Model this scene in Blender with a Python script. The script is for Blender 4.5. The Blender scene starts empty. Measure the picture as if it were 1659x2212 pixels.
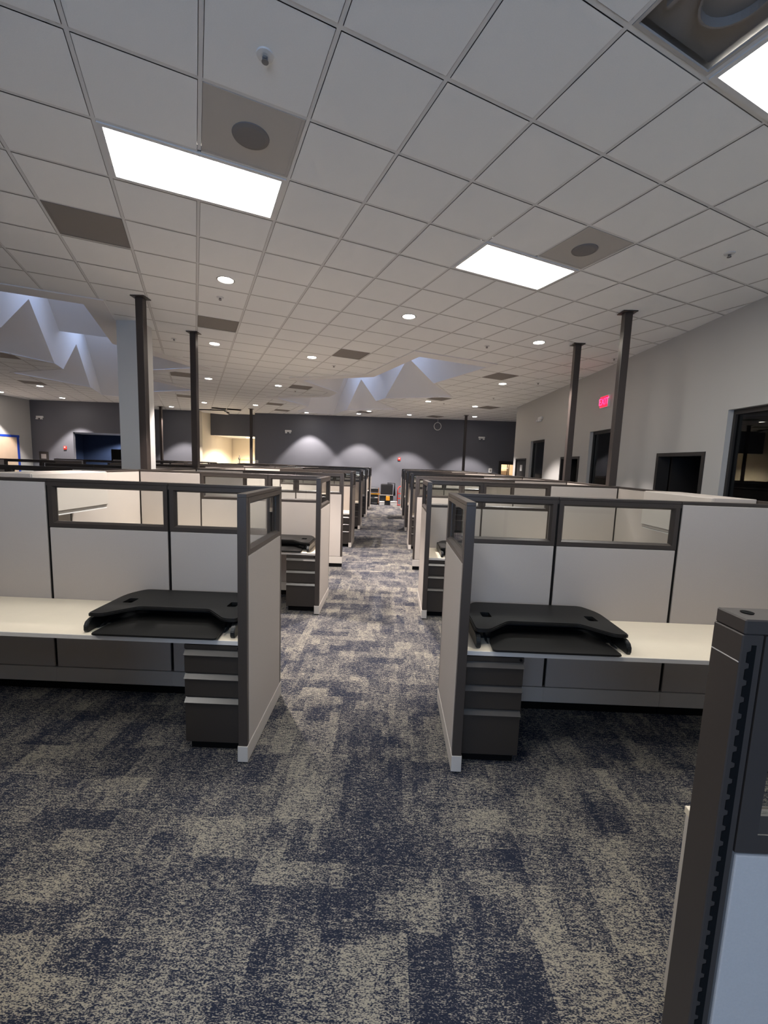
import bpy, bmesh, math, random
from mathutils import Vector, Matrix
random.seed(7)
SC = bpy.context.scene
COL = SC.collection
PI = math.pi
THETA = 0.0138            # building axis against the camera axis
HC = 1.85                 # eye height
CEIL = 3.93
GA = 0.42744 + THETA      # ceiling grid angle
GX, GY = -0.85029 - 0.0138 * 2.0148, 2.0148 - 0.0138 * 0.85029
CELL = 0.6096
HP = 1.65                 # partition height
TP = 0.054                # partition thickness

def gw(c, r):
    cc, s = math.cos(GA), math.sin(GA)
    return (GX + (c * cc - r * s) * CELL, GY + (c * s + r * cc) * CELL)

# ------------------------------------------------------------------ materials
def new_mat(name):
    m = bpy.data.materials.new(name); m.use_nodes = True
    nt = m.node_tree
    b = nt.nodes['Principled BSDF']
    return m, nt, b

def mat(name, col, rough=0.5, metal=0.0, noise=0.0, nscale=40.0, bump=0.0, bscale=200.0, spec=None):
    m, nt, b = new_mat(name)
    b.inputs['Base Color'].default_value = (*col, 1)
    b.inputs['Roughness'].default_value = rough
    b.inputs['Metallic'].default_value = metal
    if spec is not None: b.inputs['Specular IOR Level'].default_value = spec
    tc = nt.nodes.new('ShaderNodeTexCoord')
    if noise > 0:
        n = nt.nodes.new('ShaderNodeTexNoise'); n.inputs['Scale'].default_value = nscale; n.inputs['Detail'].default_value = 4
        nt.links.new(tc.outputs['Object'], n.inputs['Vector'])
        mx = nt.nodes.new('ShaderNodeMix'); mx.data_type = 'RGBA'
        mx.inputs['A'].default_value = (*[c * (1 - noise) for c in col], 1)
        mx.inputs['B'].default_value = (*[min(1, c * (1 + noise)) for c in col], 1)
        nt.links.new(n.outputs['Fac'], mx.inputs['Factor'])
        nt.links.new(mx.outputs['Result'], b.inputs['Base Color'])
    if bump > 0:
        n2 = nt.nodes.new('ShaderNodeTexNoise'); n2.inputs['Scale'].default_value = bscale; n2.inputs['Detail'].default_value = 3
        nt.links.new(tc.outputs['Object'], n2.inputs['Vector'])
        bp = nt.nodes.new('ShaderNodeBump'); bp.inputs['Strength'].default_value = bump; bp.inputs['Distance'].default_value = 0.002
        nt.links.new(n2.outputs['Fac'], bp.inputs['Height'])
        nt.links.new(bp.outputs['Normal'], b.inputs['Normal'])
    return m

def emit(name, col, s):
    m, nt, b = new_mat(name)
    b.inputs['Base Color'].default_value = (*col, 1)
    b.inputs['Emission Color'].default_value = (*col, 1)
    b.inputs['Emission Strength'].default_value = s
    return m

def glass(name, tint=(0.93, 0.95, 0.95), rough=0.0):
    m = bpy.data.materials.new(name); m.use_nodes = True
    nt = m.node_tree; nt.nodes.clear()
    out = nt.nodes.new('ShaderNodeOutputMaterial')
    t = nt.nodes.new('ShaderNodeBsdfTransparent'); t.inputs['Color'].default_value = (*tint, 1)
    g = nt.nodes.new('ShaderNodeBsdfGlossy'); g.inputs['Roughness'].default_value = rough
    lw = nt.nodes.new('ShaderNodeLayerWeight'); lw.inputs['Blend'].default_value = 0.5
    pw = nt.nodes.new('ShaderNodeMath'); pw.operation = 'POWER'; pw.inputs[1].default_value = 5
    nt.links.new(lw.outputs['Facing'], pw.inputs[0])
    f = nt.nodes.new('ShaderNodeMath'); f.operation = 'MULTIPLY_ADD'; f.inputs[1].default_value = 0.9; f.inputs[2].default_value = 0.035
    nt.links.new(pw.outputs[0], f.inputs[0])
    mx = nt.nodes.new('ShaderNodeMixShader')
    nt.links.new(f.outputs[0], mx.inputs[0]); nt.links.new(t.outputs[0], mx.inputs[1]); nt.links.new(g.outputs[0], mx.inputs[2])
    nt.links.new(mx.outputs[0], out.inputs['Surface'])
    return m

M = {}
M['fabric'] = mat('beige_woven_fabric', (0.435, 0.392, 0.355), 0.9, noise=0.06, nscale=260, bump=0.25, bscale=700, spec=0.2)
M['trim'] = mat('brown_painted_metal', (0.043, 0.0345, 0.0295), 0.34, noise=0.05, nscale=90)
M['slot'] = mat('black_slot', (0.005, 0.005, 0.005), 0.9, spec=0.1)
M['base'] = mat('pale_grey_base', (0.50, 0.46, 0.415), 0.5)
M['top'] = mat('cream_laminate', (0.73, 0.65, 0.52), 0.38, noise=0.04, nscale=9)
M['edge'] = mat('white_edge_band', (0.66, 0.62, 0.57), 0.4)
M['black'] = mat('black_textured', (0.0062, 0.0058, 0.0055), 0.48, spec=0.35, bump=0.15, bscale=900)
M['rubber'] = mat('black_plastic', (0.008, 0.009, 0.010), 0.35)
M['ped'] = mat('dark_brown_steel', (0.031, 0.026, 0.0225), 0.34, noise=0.04, nscale=120)
M['pull'] = mat('pull_steel', (0.075, 0.066, 0.058), 0.28)
M['pole'] = mat('bronze_pole', (0.040, 0.0315, 0.028), 0.36)
M['glass'] = glass('clear_glass')
M['dglass'] = glass('dim_glass', (0.55, 0.58, 0.60))
M['tile'] = mat('ceiling_tile', (0.87, 0.88, 0.87), 0.95, noise=0.04, nscale=160, bump=0.2, bscale=260, spec=0.1)
M['tbar'] = mat('ceiling_bar', (0.71, 0.715, 0.705), 0.55)
M['plenum'] = mat('ceiling_gap', (0.30, 0.29, 0.28), 0.9)
M['drywall'] = mat('white_drywall', (0.82, 0.815, 0.81), 0.9)
M['column'] = mat('off_white_paint', (0.62, 0.61, 0.585), 0.85)
M['wallg'] = mat('light_grey_paint', (0.47, 0.465, 0.45), 0.85, bump=0.06, bscale=120)
M['walld'] = mat('slate_grey_paint', (0.118, 0.122, 0.142), 0.85)
M['navy'] = mat('navy_paint', (0.012, 0.028, 0.075), 0.85)
M['cream'] = mat('cream_paint', (0.74, 0.66, 0.52), 0.9)
M['dark'] = mat('unlit_room_dark', (0.03, 0.032, 0.036), 0.85)  # dark wall colour stands in for the missing light in the offices
M['dframe'] = mat('dark_door_frame', (0.022, 0.020, 0.019), 0.5)
M['ventg'] = mat('grey_perforated_metal', (0.46, 0.44, 0.41), 0.65, noise=0.12, nscale=500)
M['ventd'] = mat('dark_vent_mesh', (0.23, 0.21, 0.195), 0.7, noise=0.12, nscale=500)
M['ventc'] = mat('vent_core', (0.19, 0.18, 0.175), 0.8)
M['white'] = mat('white_plastic', (0.70, 0.70, 0.69), 0.45)
M['metal'] = mat('bright_metal', (0.45, 0.45, 0.44), 0.35, 0.8)
M['red'] = mat('red_plastic', (0.55, 0.03, 0.02), 0.4)
M['orange'] = mat('yellow_orange_plastic', (0.75, 0.33, 0.02), 0.45)
M['kraft'] = mat('tan_paper', (0.62, 0.47, 0.34), 0.9, noise=0.08, nscale=3)
M['tape'] = mat('blue_tape', (0.01, 0.05, 0.38), 0.6)
M['wood'] = mat('brown_wood', (0.32, 0.13, 0.04), 0.5)
M['cloth'] = mat('black_cloth', (0.008, 0.008, 0.010), 0.95)
M['troffer'] = emit('troffer_diffuser', (1.0, 0.965, 0.91), 9.5)
M['lens'] = emit('downlight_lens', (1.0, 0.90, 0.78), 30.0)
M['exit'] = emit('exit_red_glow', (1.0, 0.02, 0.10), 2.2)
M['exitdim'] = emit('exit_red_face', (0.9, 0.01, 0.05), 0.55)
M['tube'] = emit('lit_lamp', (1.0, 0.85, 0.62), 14.0)

def carpet():
    m, nt, b = new_mat('patchwork_carpet')
    L = nt.links.new
    tc = nt.nodes.new('ShaderNodeTexCoord')
    def mp(rot, sc=(1, 1, 1), loc=(0, 0, 0)):
        n = nt.nodes.new('ShaderNodeMapping'); n.inputs['Rotation'].default_value = (0, 0, rot)
        n.inputs['Scale'].default_value = sc; n.inputs['Location'].default_value = loc
        L(tc.outputs['Object'], n.inputs['Vector']); return n
    def brick(mapn, w, h, off=0.5, sq=1.0, fr=2):
        n = nt.nodes.new('ShaderNodeTexBrick'); n.offset = off; n.squash = sq; n.squash_frequency = fr
        n.inputs['Scale'].default_value = 1; n.inputs['Mortar Size'].default_value = 0.0
        n.inputs['Brick Width'].default_value = w; n.inputs['Row Height'].default_value = h
        n.inputs['Color1'].default_value = (0, 0, 0, 1); n.inputs['Color2'].default_value = (1, 1, 1, 1)
        n.inputs['Bias'].default_value = 0.0
        L(mapn.outputs[0], n.inputs['Vector']); return n
    def math_(op, a, c, v=None):
        n = nt.nodes.new('ShaderNodeMath'); n.operation = op
        for i, x in enumerate((a, c)):
            if x is None: continue
            if isinstance(x, (int, float)): n.inputs[i].default_value = x
            else: L(x, n.inputs[i])
        return n.outputs[0]
    b1 = brick(mp(0.0), 0.40, 0.115, 0.37, 0.55, 3)
    b2 = brick(mp(PI / 2, loc=(0.13, 0.21, 0)), 0.46, 0.17, 0.61, 0.6, 2)
    b3 = brick(mp(0.0, loc=(0.31, 0.05, 0)), 0.50, 0.50, 0.0)
    b4 = brick(mp(0.0, loc=(0.07, 0.33, 0)), 0.17, 0.25, 0.3)
    # carpet tiles are laid in turns: which of the two patch directions shows
    chk = nt.nodes.new('ShaderNodeMath'); chk.operation = 'GREATER_THAN'; chk.inputs[1].default_value = 0.5
    L(b3.outputs['Color'], chk.inputs[0])
    mixp = nt.nodes.new('ShaderNodeMix'); mixp.data_type = 'FLOAT'
    L(chk.outputs[0], mixp.inputs['Factor']); L(b1.outputs['Color'], mixp.inputs['A']); L(b2.outputs['Color'], mixp.inputs['B'])
    soft = nt.nodes.new('ShaderNodeTexNoise'); soft.inputs['Scale'].default_value = 9; soft.inputs['Detail'].default_value = 5; soft.inputs['Roughness'].default_value = 0.65
    L(mp(0.0, (1, 1, 1)).outputs[0], soft.inputs['Vector'])
    v = math_('MULTIPLY', mixp.outputs['Result'], 0.27)
    v = math_('ADD', v, math_('MULTIPLY', b4.outputs['Color'], 0.19))
    b5 = brick(mp(0.0, loc=(0.21, 0.47, 0)), 0.085, 0.16, 0.43, 0.5, 3)
    v = math_('ADD', v, math_('MULTIPLY', b5.outputs['Color'], 0.15))
    v = math_('ADD', v, math_('MULTIPLY', soft.outputs['Fac'], 0.50))
    # v about 0.31 .. ; pile speckle decides yarn by yarn between navy and beige
    def streak(sc, rot, nsc, det=3):
        n = nt.nodes.new('ShaderNodeTexNoise'); n.inputs['Scale'].default_value = nsc; n.inputs['Detail'].default_value = det; n.inputs['Roughness'].default_value = 0.7
        L(mp(rot, sc).outputs[0], n.inputs['Vector']); return n.outputs['Fac']
    s1 = streak((1.0, 2.4, 1), 0.15, 110)
    s2 = streak((1.0, 3.2, 1), 0.05, 30, 5)
    vv = math_('ADD', v, math_('MULTIPLY', math_('SUBTRACT', s1, 0.5), 3.0))
    vv = math_('ADD', vv, math_('MULTIPLY', math_('SUBTRACT', s2, 0.5), 2.0))
    ramp = nt.nodes.new('ShaderNodeValToRGB')
    L(vv, ramp.inputs[0])
    cr = ramp.color_ramp
    cr.elements[0].position = 0.44; cr.elements[0].color = (0.0145, 0.018, 0.032, 1)
    cr.elements[1].position = 0.87; cr.elements[1].color = (0.285, 0.258, 0.205, 1)
    e = cr.elements.new(0.59); e.color = (0.036, 0.040, 0.058, 1)
    e = cr.elements.new(0.69); e.color = (0.138, 0.128, 0.120, 1)
    L(ramp.outputs['Color'], b.inputs['Base Color'])
    b.inputs['Roughness'].default_value = 0.95
    b.inputs['Specular IOR Level'].default_value = 0.1
    bp = nt.nodes.new('ShaderNodeBump'); bp.inputs['Strength'].default_value = 0.5; bp.inputs['Distance'].default_value = 0.004
    L(s1, bp.inputs['Height']); L(bp.outputs['Normal'], b.inputs['Normal'])
    return m
M['carpet'] = carpet()

# ------------------------------------------------------------------ mesh helpers
class MB:
    def __init__(s): s.bm = bmesh.new()
    def box(s, x0, x1, y0, y1, z0, z1, bev=0.0, seg=1):
        g = bmesh.ops.create_cube(s.bm, size=1.0)
        vs = g['verts']
        for v in vs:
            v.co = Vector(((x0 + x1) / 2 + v.co.x * (x1 - x0), (y0 + y1) / 2 + v.co.y * (y1 - y0), (z0 + z1) / 2 + v.co.z * (z1 - z0)))
        if bev > 0:
            es = list({e for v in vs for e in v.link_edges})
            bmesh.ops.bevel(s.bm, geom=es, offset=bev, segments=seg, affect='EDGES', profile=0.5)
        return s
    def poly(s, pts):
        vs = [s.bm.verts.new(p) for p in pts]
        s.bm.faces.new(vs); return s
    def prism(s, pts, z0, z1, bev=0.0):
        a = [s.bm.verts.new((p[0], p[1], z0)) for p in pts]
        b = [s.bm.verts.new((p[0], p[1], z1)) for p in pts]
        n = len(pts)
        fs = [s.bm.faces.new(a[::-1]), s.bm.faces.new(b)]
        for i in range(n): fs.append(s.bm.faces.new((a[i], a[(i + 1) % n], b[(i + 1) % n], b[i])))
        if bev > 0:
            es = list(fs[0].edges) + list(fs[1].edges)
            bmesh.ops.bevel(s.bm, geom=es, offset=bev, segments=2, affect='EDGES')
        return s
    def profile_x(s, yz, x0, x1):
        a = [s.bm.verts.new((x0, p[0], p[1])) for p in yz]; b = [s.bm.verts.new((x1, p[0], p[1])) for p in yz]
        n = len(yz)
        s.bm.faces.new(a[::-1]); s.bm.faces.new(b)
        for i in range(n): s.bm.faces.new((a[i], a[(i + 1) % n], b[(i + 1) % n], b[i]))
        return s
    def lathe(s, prof, cx=0, cy=0, n=24):
        rings = []
        for r, z in prof:
            rings.append([s.bm.verts.new((cx + r * math.cos(2 * PI * k / n), cy + r * math.sin(2 * PI * k / n), z)) for k in range(n)])
        for a, b in zip(rings, rings[1:]):
            for k in range(n): s.bm.faces.new((a[k], a[(k + 1) % n], b[(k + 1) % n], b[k]))
        s.bm.faces.new(rings[0][::-1]); s.bm.faces.new(rings[-1])
        return s
    def cyl(s, r, p0, p1, n=16):
        p0, p1 = Vector(p0), Vector(p1); d = p1 - p0
        q = d.to_track_quat('Z', 'Y').to_matrix()
        a = [s.bm.verts.new(p0 + q @ Vector((r * math.cos(2 * PI * k / n), r * math.sin(2 * PI * k / n), 0))) for k in range(n)]
        b = [s.bm.verts.new(p1 + q @ Vector((r * math.cos(2 * PI * k / n), r * math.sin(2 * PI * k / n), 0))) for k in range(n)]
        s.bm.faces.new(a[::-1]); s.bm.faces.new(b)
        for k in range(n): s.bm.faces.new((a[k], a[(k + 1) % n], b[(k + 1) % n], b[k]))
        return s
    def tube(s, pts, r, n=8, closed=False):
        m = len(pts); rings = []
        for i, p in enumerate(pts):
            p = Vector(p)
            a = Vector(pts[(i - 1) % m] if (i > 0 or closed) else pts[0]); b = Vector(pts[(i + 1) % m] if (i < m - 1 or closed) else pts[-1])
            q = (b - a).to_track_quat('Z', 'Y').to_matrix()
            rings.append([s.bm.verts.new(p + q @ Vector((r * math.cos(2 * PI * k / n), r * math.sin(2 * PI * k / n), 0))) for k in range(n)])
        for i in range(m - (0 if closed else 1)):
            a, b = rings[i], rings[(i + 1) % m]
            for k in range(n): s.bm.faces.new((a[k], a[(k + 1) % n], b[(k + 1) % n], b[k]))
        if not closed:
            s.bm.faces.new(rings[0][::-1]); s.bm.faces.new(rings[-1])
        return s
    def build(s, name, material, parent=None, loc=None, rotz=0.0, smooth=False, kind=None):
        me = bpy.data.meshes.new(name)
        bmesh.ops.recalc_face_normals(s.bm, faces=s.bm.faces)
        s.bm.to_mesh(me); s.bm.free()
        me.materials.append(material)
        if smooth:
            for p in me.polygons: p.use_smooth = True
        o = bpy.data.objects.new(name, me); COL.objects.link(o)
        if parent: o.parent = parent
        if loc: o.location = loc
        if rotz: o.rotation_euler = (0, 0, rotz)
        if kind: o['kind'] = kind
        return o

def thing(name, label, cat, loc=(0, 0, 0), rotz=0.0, group=None):
    o = bpy.data.objects.new(name, None); COL.objects.link(o)
    o.empty_display_size = 0.1
    o.location = loc; o.rotation_euler = (0, 0, rotz)
    o['label'] = label; o['category'] = cat
    if group: o['group'] = group
    return o

def tag(o, label, cat, group=None):
    o['label'] = label; o['category'] = cat
    if group: o['group'] = group
    return o

def dup(root, loc, rotz, label=None, group=None):
    r = root.copy(); COL.objects.link(r); r.location = loc; r.rotation_euler = (0, 0, rotz)
    if label: r['label'] = label
    if group: r['group'] = group
    for ch in list(root.children):
        c = ch.copy(); COL.objects.link(c); c.parent = r
        for g in ch.children:
            d = g.copy(); COL.objects.link(d); d.parent = c
    return r

# ------------------------------------------------------------------ room shell
XL, XR, YB = -15.0, 4.29, -3.6
def wall(name, material, segs):
    m = MB()
    for sgm in segs: m.box(*sgm)
    return m.build(name, material, kind='structure')

MB().box(XL - 0.2, 9.0, YB - 0.2, 24.0, -0.2, 0.0).build('floor', M['carpet'], kind='structure')

def openings_wall_y(x0, x1, y0, y1, zt, ops):
    """wall running along y between x0 and x1; ops = (ya, yb, za, zb)"""
    segs = []; cur = y0
    for ya, yb, za, zb in sorted(ops):
        if ya > cur: segs.append((x0, x1, cur, ya, 0, zt))
        if za > 0: segs.append((x0, x1, ya, yb, 0, za))
        segs.append((x0, x1, ya, yb, zb, zt))
        cur = yb
    segs.append((x0, x1, cur, y1, 0, zt))
    return segs
def openings_wall_x(y0, y1, x0, x1, zt, ops):
    return [(s[2], s[3], s[0], s[1], s[4], s[5]) for s in openings_wall_y(y0, y1, x0, x1, zt, ops)]

ZT = CEIL + 0.1
WIN = [(4.38, 5.53), (8.15, 9.27), (11.97, 13.14)]
DOOR = [(5.83, 6.87), (9.68, 10.73), (13.47, 14.56)]
wall('wall_right', M['wallg'], openings_wall_y(XR, XR + 0.16, YB, 14.86, ZT,
     [(a, b, 0.85, 2.68) for a, b in WIN] + [(a, b, 0, 2.16) for a, b in DOOR]))
wall('wall_recess_side', M['wallg'], [(XR + 0.16, 7.2, 14.70, 14.86, 0, ZT)])
wall('wall_recess_right', M['wallg'], [(7.2, 7.36, 14.7, 19.5, 0, ZT)])
wall('wall_back', M['walld'], openings_wall_x(19.4, 19.55, -6.35, 7.36, ZT, [(4.94, 5.77, 0, 2.13)]))
wall('wall_alcove_back', M['walld'], [(-8.75, -6.2, 20.2, 20.32, 2.9, ZT)])
wall('wall_alcove_left', M['cream'], [(-8.87, -8.75, 19.3, 23.0, 0, ZT)])
wall('wall_alcove_right', M['walld'], [(-6.35, -6.2, 19.55, 23.0, 0, ZT)])
wall('wall_pantry_back', M['cream'], [(-8.75, -6.35, 22.9, 23.0, 0, 2.9)])
wall('ceiling_pantry', M['drywall'], [(-8.75, -6.35, 20.32, 23.0, 2.9, 3.0)])
wall('wall_back_left', M['walld'], [(-11.1, -8.87, 19.3, 19.42, 0, ZT)])
wall('wall_step_left', M['walld'], [(-11.1, -11.0, 17.3, 19.3, 0, ZT)])
wall('wall_front_left', M['walld'], [(XL, -13.25, 17.3, 17.42, 0, ZT), (-13.25, -11.1, 17.3, 17.42, 2.68, ZT)])
wall('wall_navy_back', M['navy'], [(XL, -11.1, 20.2, 20.3, 0, 2.9)])
wall('wall_navy_side', M['navy'], [(XL - 0.12, XL, 17.42, 20.3, 0, 2.9)])
wall('ceiling_navy', M['drywall'], [(XL, -11.1, 17.42, 20.3, 2.72, 2.84)])
wall('wall_left', M['wallg'], [(XL - 0.16, XL, YB, 17.42, 0, ZT)])
# wall behind the viewpoint, with a wide window that lets the daylight in
WX0, WX1, WZ0, WZ1 = -2.2, 1.2, 0.9, 3.2
wall('wall_front', M['wallg'], openings_wall_x(YB - 0.16, YB, XL, 7.4, ZT, [(WX0, WX1, WZ0, WZ1)]))
f = MB()
for a in (WX0, (WX0 * 2 + WX1) / 3, (WX0 + WX1 * 2) / 3, WX1): f.box(a - 0.03, a + 0.03, YB - 0.12, YB - 0.05, WZ0, WZ1)
for z in (WZ0, WZ1): f.box(WX0, WX1, YB - 0.119, YB - 0.051, z - 0.03, z + 0.03)
w1 = f.build('window_1', M['trim'], kind='structure')
MB().box(WX0, WX1, YB - 0.088, YB - 0.082, WZ0, WZ1).build('window_pane', M['glass'], w1)

# offices behind the right wall, their unlit darkness put into the wall colour
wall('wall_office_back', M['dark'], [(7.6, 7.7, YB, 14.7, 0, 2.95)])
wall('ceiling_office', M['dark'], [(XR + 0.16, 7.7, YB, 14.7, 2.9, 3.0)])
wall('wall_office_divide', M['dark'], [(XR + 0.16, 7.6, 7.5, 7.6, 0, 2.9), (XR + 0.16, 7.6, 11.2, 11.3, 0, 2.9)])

# right wall windows and doors
for i, (a, b) in enumerate(WIN):
    f = MB()
    x0, x1 = XR + 0.07, XR + 0.13
    f.box(x0, x1, a, b, 2.62, 2.68); f.box(x0, x1, a, b, 0.85, 0.91)
    f.box(x0, x1, a, a + 0.04, 0.91, 2.62); f.box(x0, x1, b - 0.04, b, 0.91, 2.62)
    w = f.build('window_%d' % (i + 2), M['dframe'], kind='structure')
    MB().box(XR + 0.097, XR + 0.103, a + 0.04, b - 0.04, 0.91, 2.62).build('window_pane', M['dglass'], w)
for i, (a, b) in enumerate(DOOR):
    f = MB()
    x0, x1 = XR - 0.015, XR + 0.175
    f.box(x0, x1, a, a + 0.055, 0, 2.16); f.box(x0, x1, b - 0.055, b, 0, 2.16); f.box(x0, x1, a + 0.055, b - 0.055, 2.105, 2.16)
    d = f.build('door_%d' % (i + 1), M['dframe'], kind='structure')
    if i == 2:
        MB().box(XR + 0.02, XR + 0.06, a + 0.06, b - 0.06, 0.01, 2.10).build('door_leaf', M['dframe'], d)
        MB().box(XR + 0.015, XR + 0.02, a + 0.42, a + 0.64, 1.75, 1.95).build('door_notice', M['white'], d)
    else:
        lf = MB().box(XR + 0.19, XR + 1.05, b - 0.10, b - 0.06, 0.01, 2.10).build('door_leaf', M['dframe'], d)
        MB().cyl(0.012, (XR + 0.95, b - 0.10, 1.0), (XR + 0.95, b - 0.16, 1.0)).box(XR + 0.86, XR + 0.96, b - 0.17, b - 0.15, 0.99, 1.01).build('door_handle', M['metal'], lf)
# far door with a lit room behind
f = MB(); x0, x1 = 4.94, 5.77
f.box(x0, x0 + 0.12, 19.38, 19.57, 0, 2.13); f.box(x1 - 0.12, x1, 19.38, 19.57, 0, 2.13); f.box(x0 + 0.12, x1 - 0.12, 19.38, 19.57, 1.98, 2.13)
f.build('door_4', M['dframe'], kind='structure')
wall('wall_store_back', M['kraft'], [(4.4, 6.6, 21.4, 21.5, 0, 2.7)])
wall('wall_store_side', M['cream'], [(4.3, 4.4, 19.55, 21.5, 0, 2.7), (6.6, 6.7, 19.55, 21.5, 0, 2.7)])
wall('ceiling_store', M['drywall'], [(4.3, 6.7, 19.55, 21.5, 2.7, 2.8)])

# square column by the left poles
MB().box(-4.40, -4.04, 6.76, 7.12, 0, CEIL).build('column', M['column'], kind='structure')

# ------------------------------------------------------------------ ceiling
def star(c0):
    """outer outline (tile edge) and inner outline (opening) of one star shaped light well; c0 shifts it, mirror when it is seen from the right"""
    out = [(6.0, 8.0), (9.15, 8.0), (9.15, 11.95), (11.7, 14.5), (9.15, 17.05), (9.15, 18.15), (11.6, 20.6), (9.15, 23.2), (9.15, 26.2), (6.0, 26.2), (6.0, 23.2), (3.55, 20.6), (6.0, 18.15), (6.0, 17.05), (3.55, 14.5), (6.0, 11.95)]
    inn = [(6.48, 8.55), (9.1, 8.55), (9.1, 12.05), (11.55, 14.5), (9.1, 16.98), (9.1, 18.22), (11.45, 20.6), (9.1, 23.12), (9.1, 26.1), (6.48, 26.1), (6.48, 22.9), (4.15, 20.7), (6.48, 18.5), (6.48, 16.85), (4.15, 14.65), (6.48, 12.3)]
    if c0 is not None:
        out = [(c0 - (c - 7.57), r) for c, r in out]; inn = [(c0 - (c - 7.57), r) for c, r in inn]
    return out, inn
STARS = [star(None), star(-3.48)]
def inside(poly, x, y):
    k = False; n = len(poly)
    for i in range(n):
        x1, y1 = poly[i]; x2, y2 = poly[(i + 1) % n]
        if (y1 > y) != (y2 > y) and x < (x2 - x1) * (y - y1) / (y2 - y1) + x1: k = not k
    return k

VENTS = [(0, 1, 'd'), (5, 1, 'd'), (3, -2, 'o'), (-2, 4, 'p'), (0, 8, 'p'), (4, 9, 'p'), (4, 16, 'p'), (4, 23, 'p'), (5, 26, 'p'), (10, 9, 'p'),
         (11, 15, 'p'), (15, 16, 'p'), (15, 22, 'p'), (10, 23, 'p'), (-1, 16, 'p'), (-1, 23, 'p'), (-7, 16, 'p'), (-8, 23, 'p')]
LIGHTS = [(-1, 2), (4, 2), (4, -2), (-6, -2), (-1, -2)]  # last two are out of view, added for the light they give
skip = {(c, r) for c, r, _ in VENTS} | {(c + k, r) for c, r in LIGHTS for k in (0, 1)} | {(1, 28), (2, 28)}

def clip_plane(bm, p, n):
    bmesh.ops.bisect_plane(bm, geom=bm.verts[:] + bm.edges[:] + bm.faces[:], plane_co=p, plane_no=n, dist=1e-5)
def room_has(x, y):
    if x < XL or x > 7.2 or y < YB or y > 20.2: return False
    if x > XR and y < 14.86: return False
    if y > 19.4 and not (-8.75 < x < -6.35): return False
    if x < -11.1 and y > 17.3: return False
    if x < -8.75 and y > 19.3: return False
    return True
ci, si = math.cos(-GA), math.sin(-GA)
def to_grid_dir(dx, dy): return Vector((dx * ci - dy * si, dx * si + dy * ci, 0))
def to_grid(x, y):
    dx, dy = x - GX, y - GY
    return Vector(((dx * ci - dy * si), (dx * si + dy * ci), 0))
def cut_ceiling(bm):
    for out, inn in STARS:
        n = len(out)
        for i in range(n):
            a, b = Vector((*out[i], 0)) * CELL, Vector((*out[(i + 1) % n], 0)) * CELL
            d = b - a; clip_plane(bm, a, Vector((-d.y, d.x, 0)))
    for x in (XL, XR, 7.2, -8.75, -6.35, -11.1): clip_plane(bm, to_grid(x, 0), to_grid_dir(1, 0))
    for y in (YB, 14.86, 19.4, 20.2, 17.3, 19.3): clip_plane(bm, to_grid(0, y), to_grid_dir(0, 1))
    bad = []
    for fc in bm.faces:
        c = fc.calc_center_median()
        gx, gy = c.x / CELL, c.y / CELL
        wx, wy = gw(gx, gy)
        if not room_has(wx, wy) or any(inside(o, gx, gy) for o, _ in STARS): bad.append(fc)
    bmesh.ops.delete(bm, geom=bad, context='FACES')
def near_room(c, r):
    return any(room_has(*gw(c + a, r + b)) for a in (0, .5, 1) for b in (0, .5, 1))
tiles = MB()
for c in range(-32, 34):
    for r in range(-14, 42):
        if (c, r) in skip or not near_room(c, r): continue
        g = 0.0147
        x0, y0 = c * CELL + g, r * CELL + g; x1, y1 = (c + 1) * CELL - g, (r + 1) * CELL - g
        tiles.poly([(x0, y0, 0), (x1, y0, 0), (x1, y1, 0), (x0, y1, 0)])
cut_ceiling(tiles.bm)
tiles.build('ceiling', M['tile'], loc=(GX, GY, CEIL), rotz=GA, kind='structure')
bars = MB()
for c in range(-32, 34):
    for r in range(-14, 42):
        if not near_room(c, r): continue
        h = 0.0115; q = CELL
        for (ax0, ax1, ay0, ay1) in ((c * q - h, c * q + h, r * q - h, (r + 1) * q - h), (c * q + h, (c + 1) * q - h, r * q - h, r * q + h)):
            bars.poly([(ax0, ay0, 0), (ax1, ay0, 0), (ax1, ay1, 0), (ax0, ay1, 0)])
# a bar inside a two-cell lamp is left out
for fc in list(bars.bm.faces):
    c = fc.calc_center_median() / CELL
    for lc, lr in LIGHTS:
        if abs(c.x - (lc + 1)) < 0.04 and lr + 0.05 < c.y < lr + 0.95: bars.bm.faces.remove(fc); break
cut_ceiling(bars.bm)
bars.build('ceiling_bars', M['tbar'], loc=(GX, GY, CEIL + 0.003), rotz=GA, kind='structure')
back = MB()
for c in range(-32, 34, 2):
    for r in range(-14, 42, 2):
        back.poly([(c * CELL, r * CELL, 0), ((c + 2) * CELL, r * CELL, 0), ((c + 2) * CELL, (r + 2) * CELL, 0), (c * CELL, (r + 2) * CELL, 0)])
cut_ceiling(back.bm)
back.build('ceiling_deck', M['plenum'], loc=(GX, GY, CEIL + 0.06), rotz=GA, kind='structure')

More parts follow.
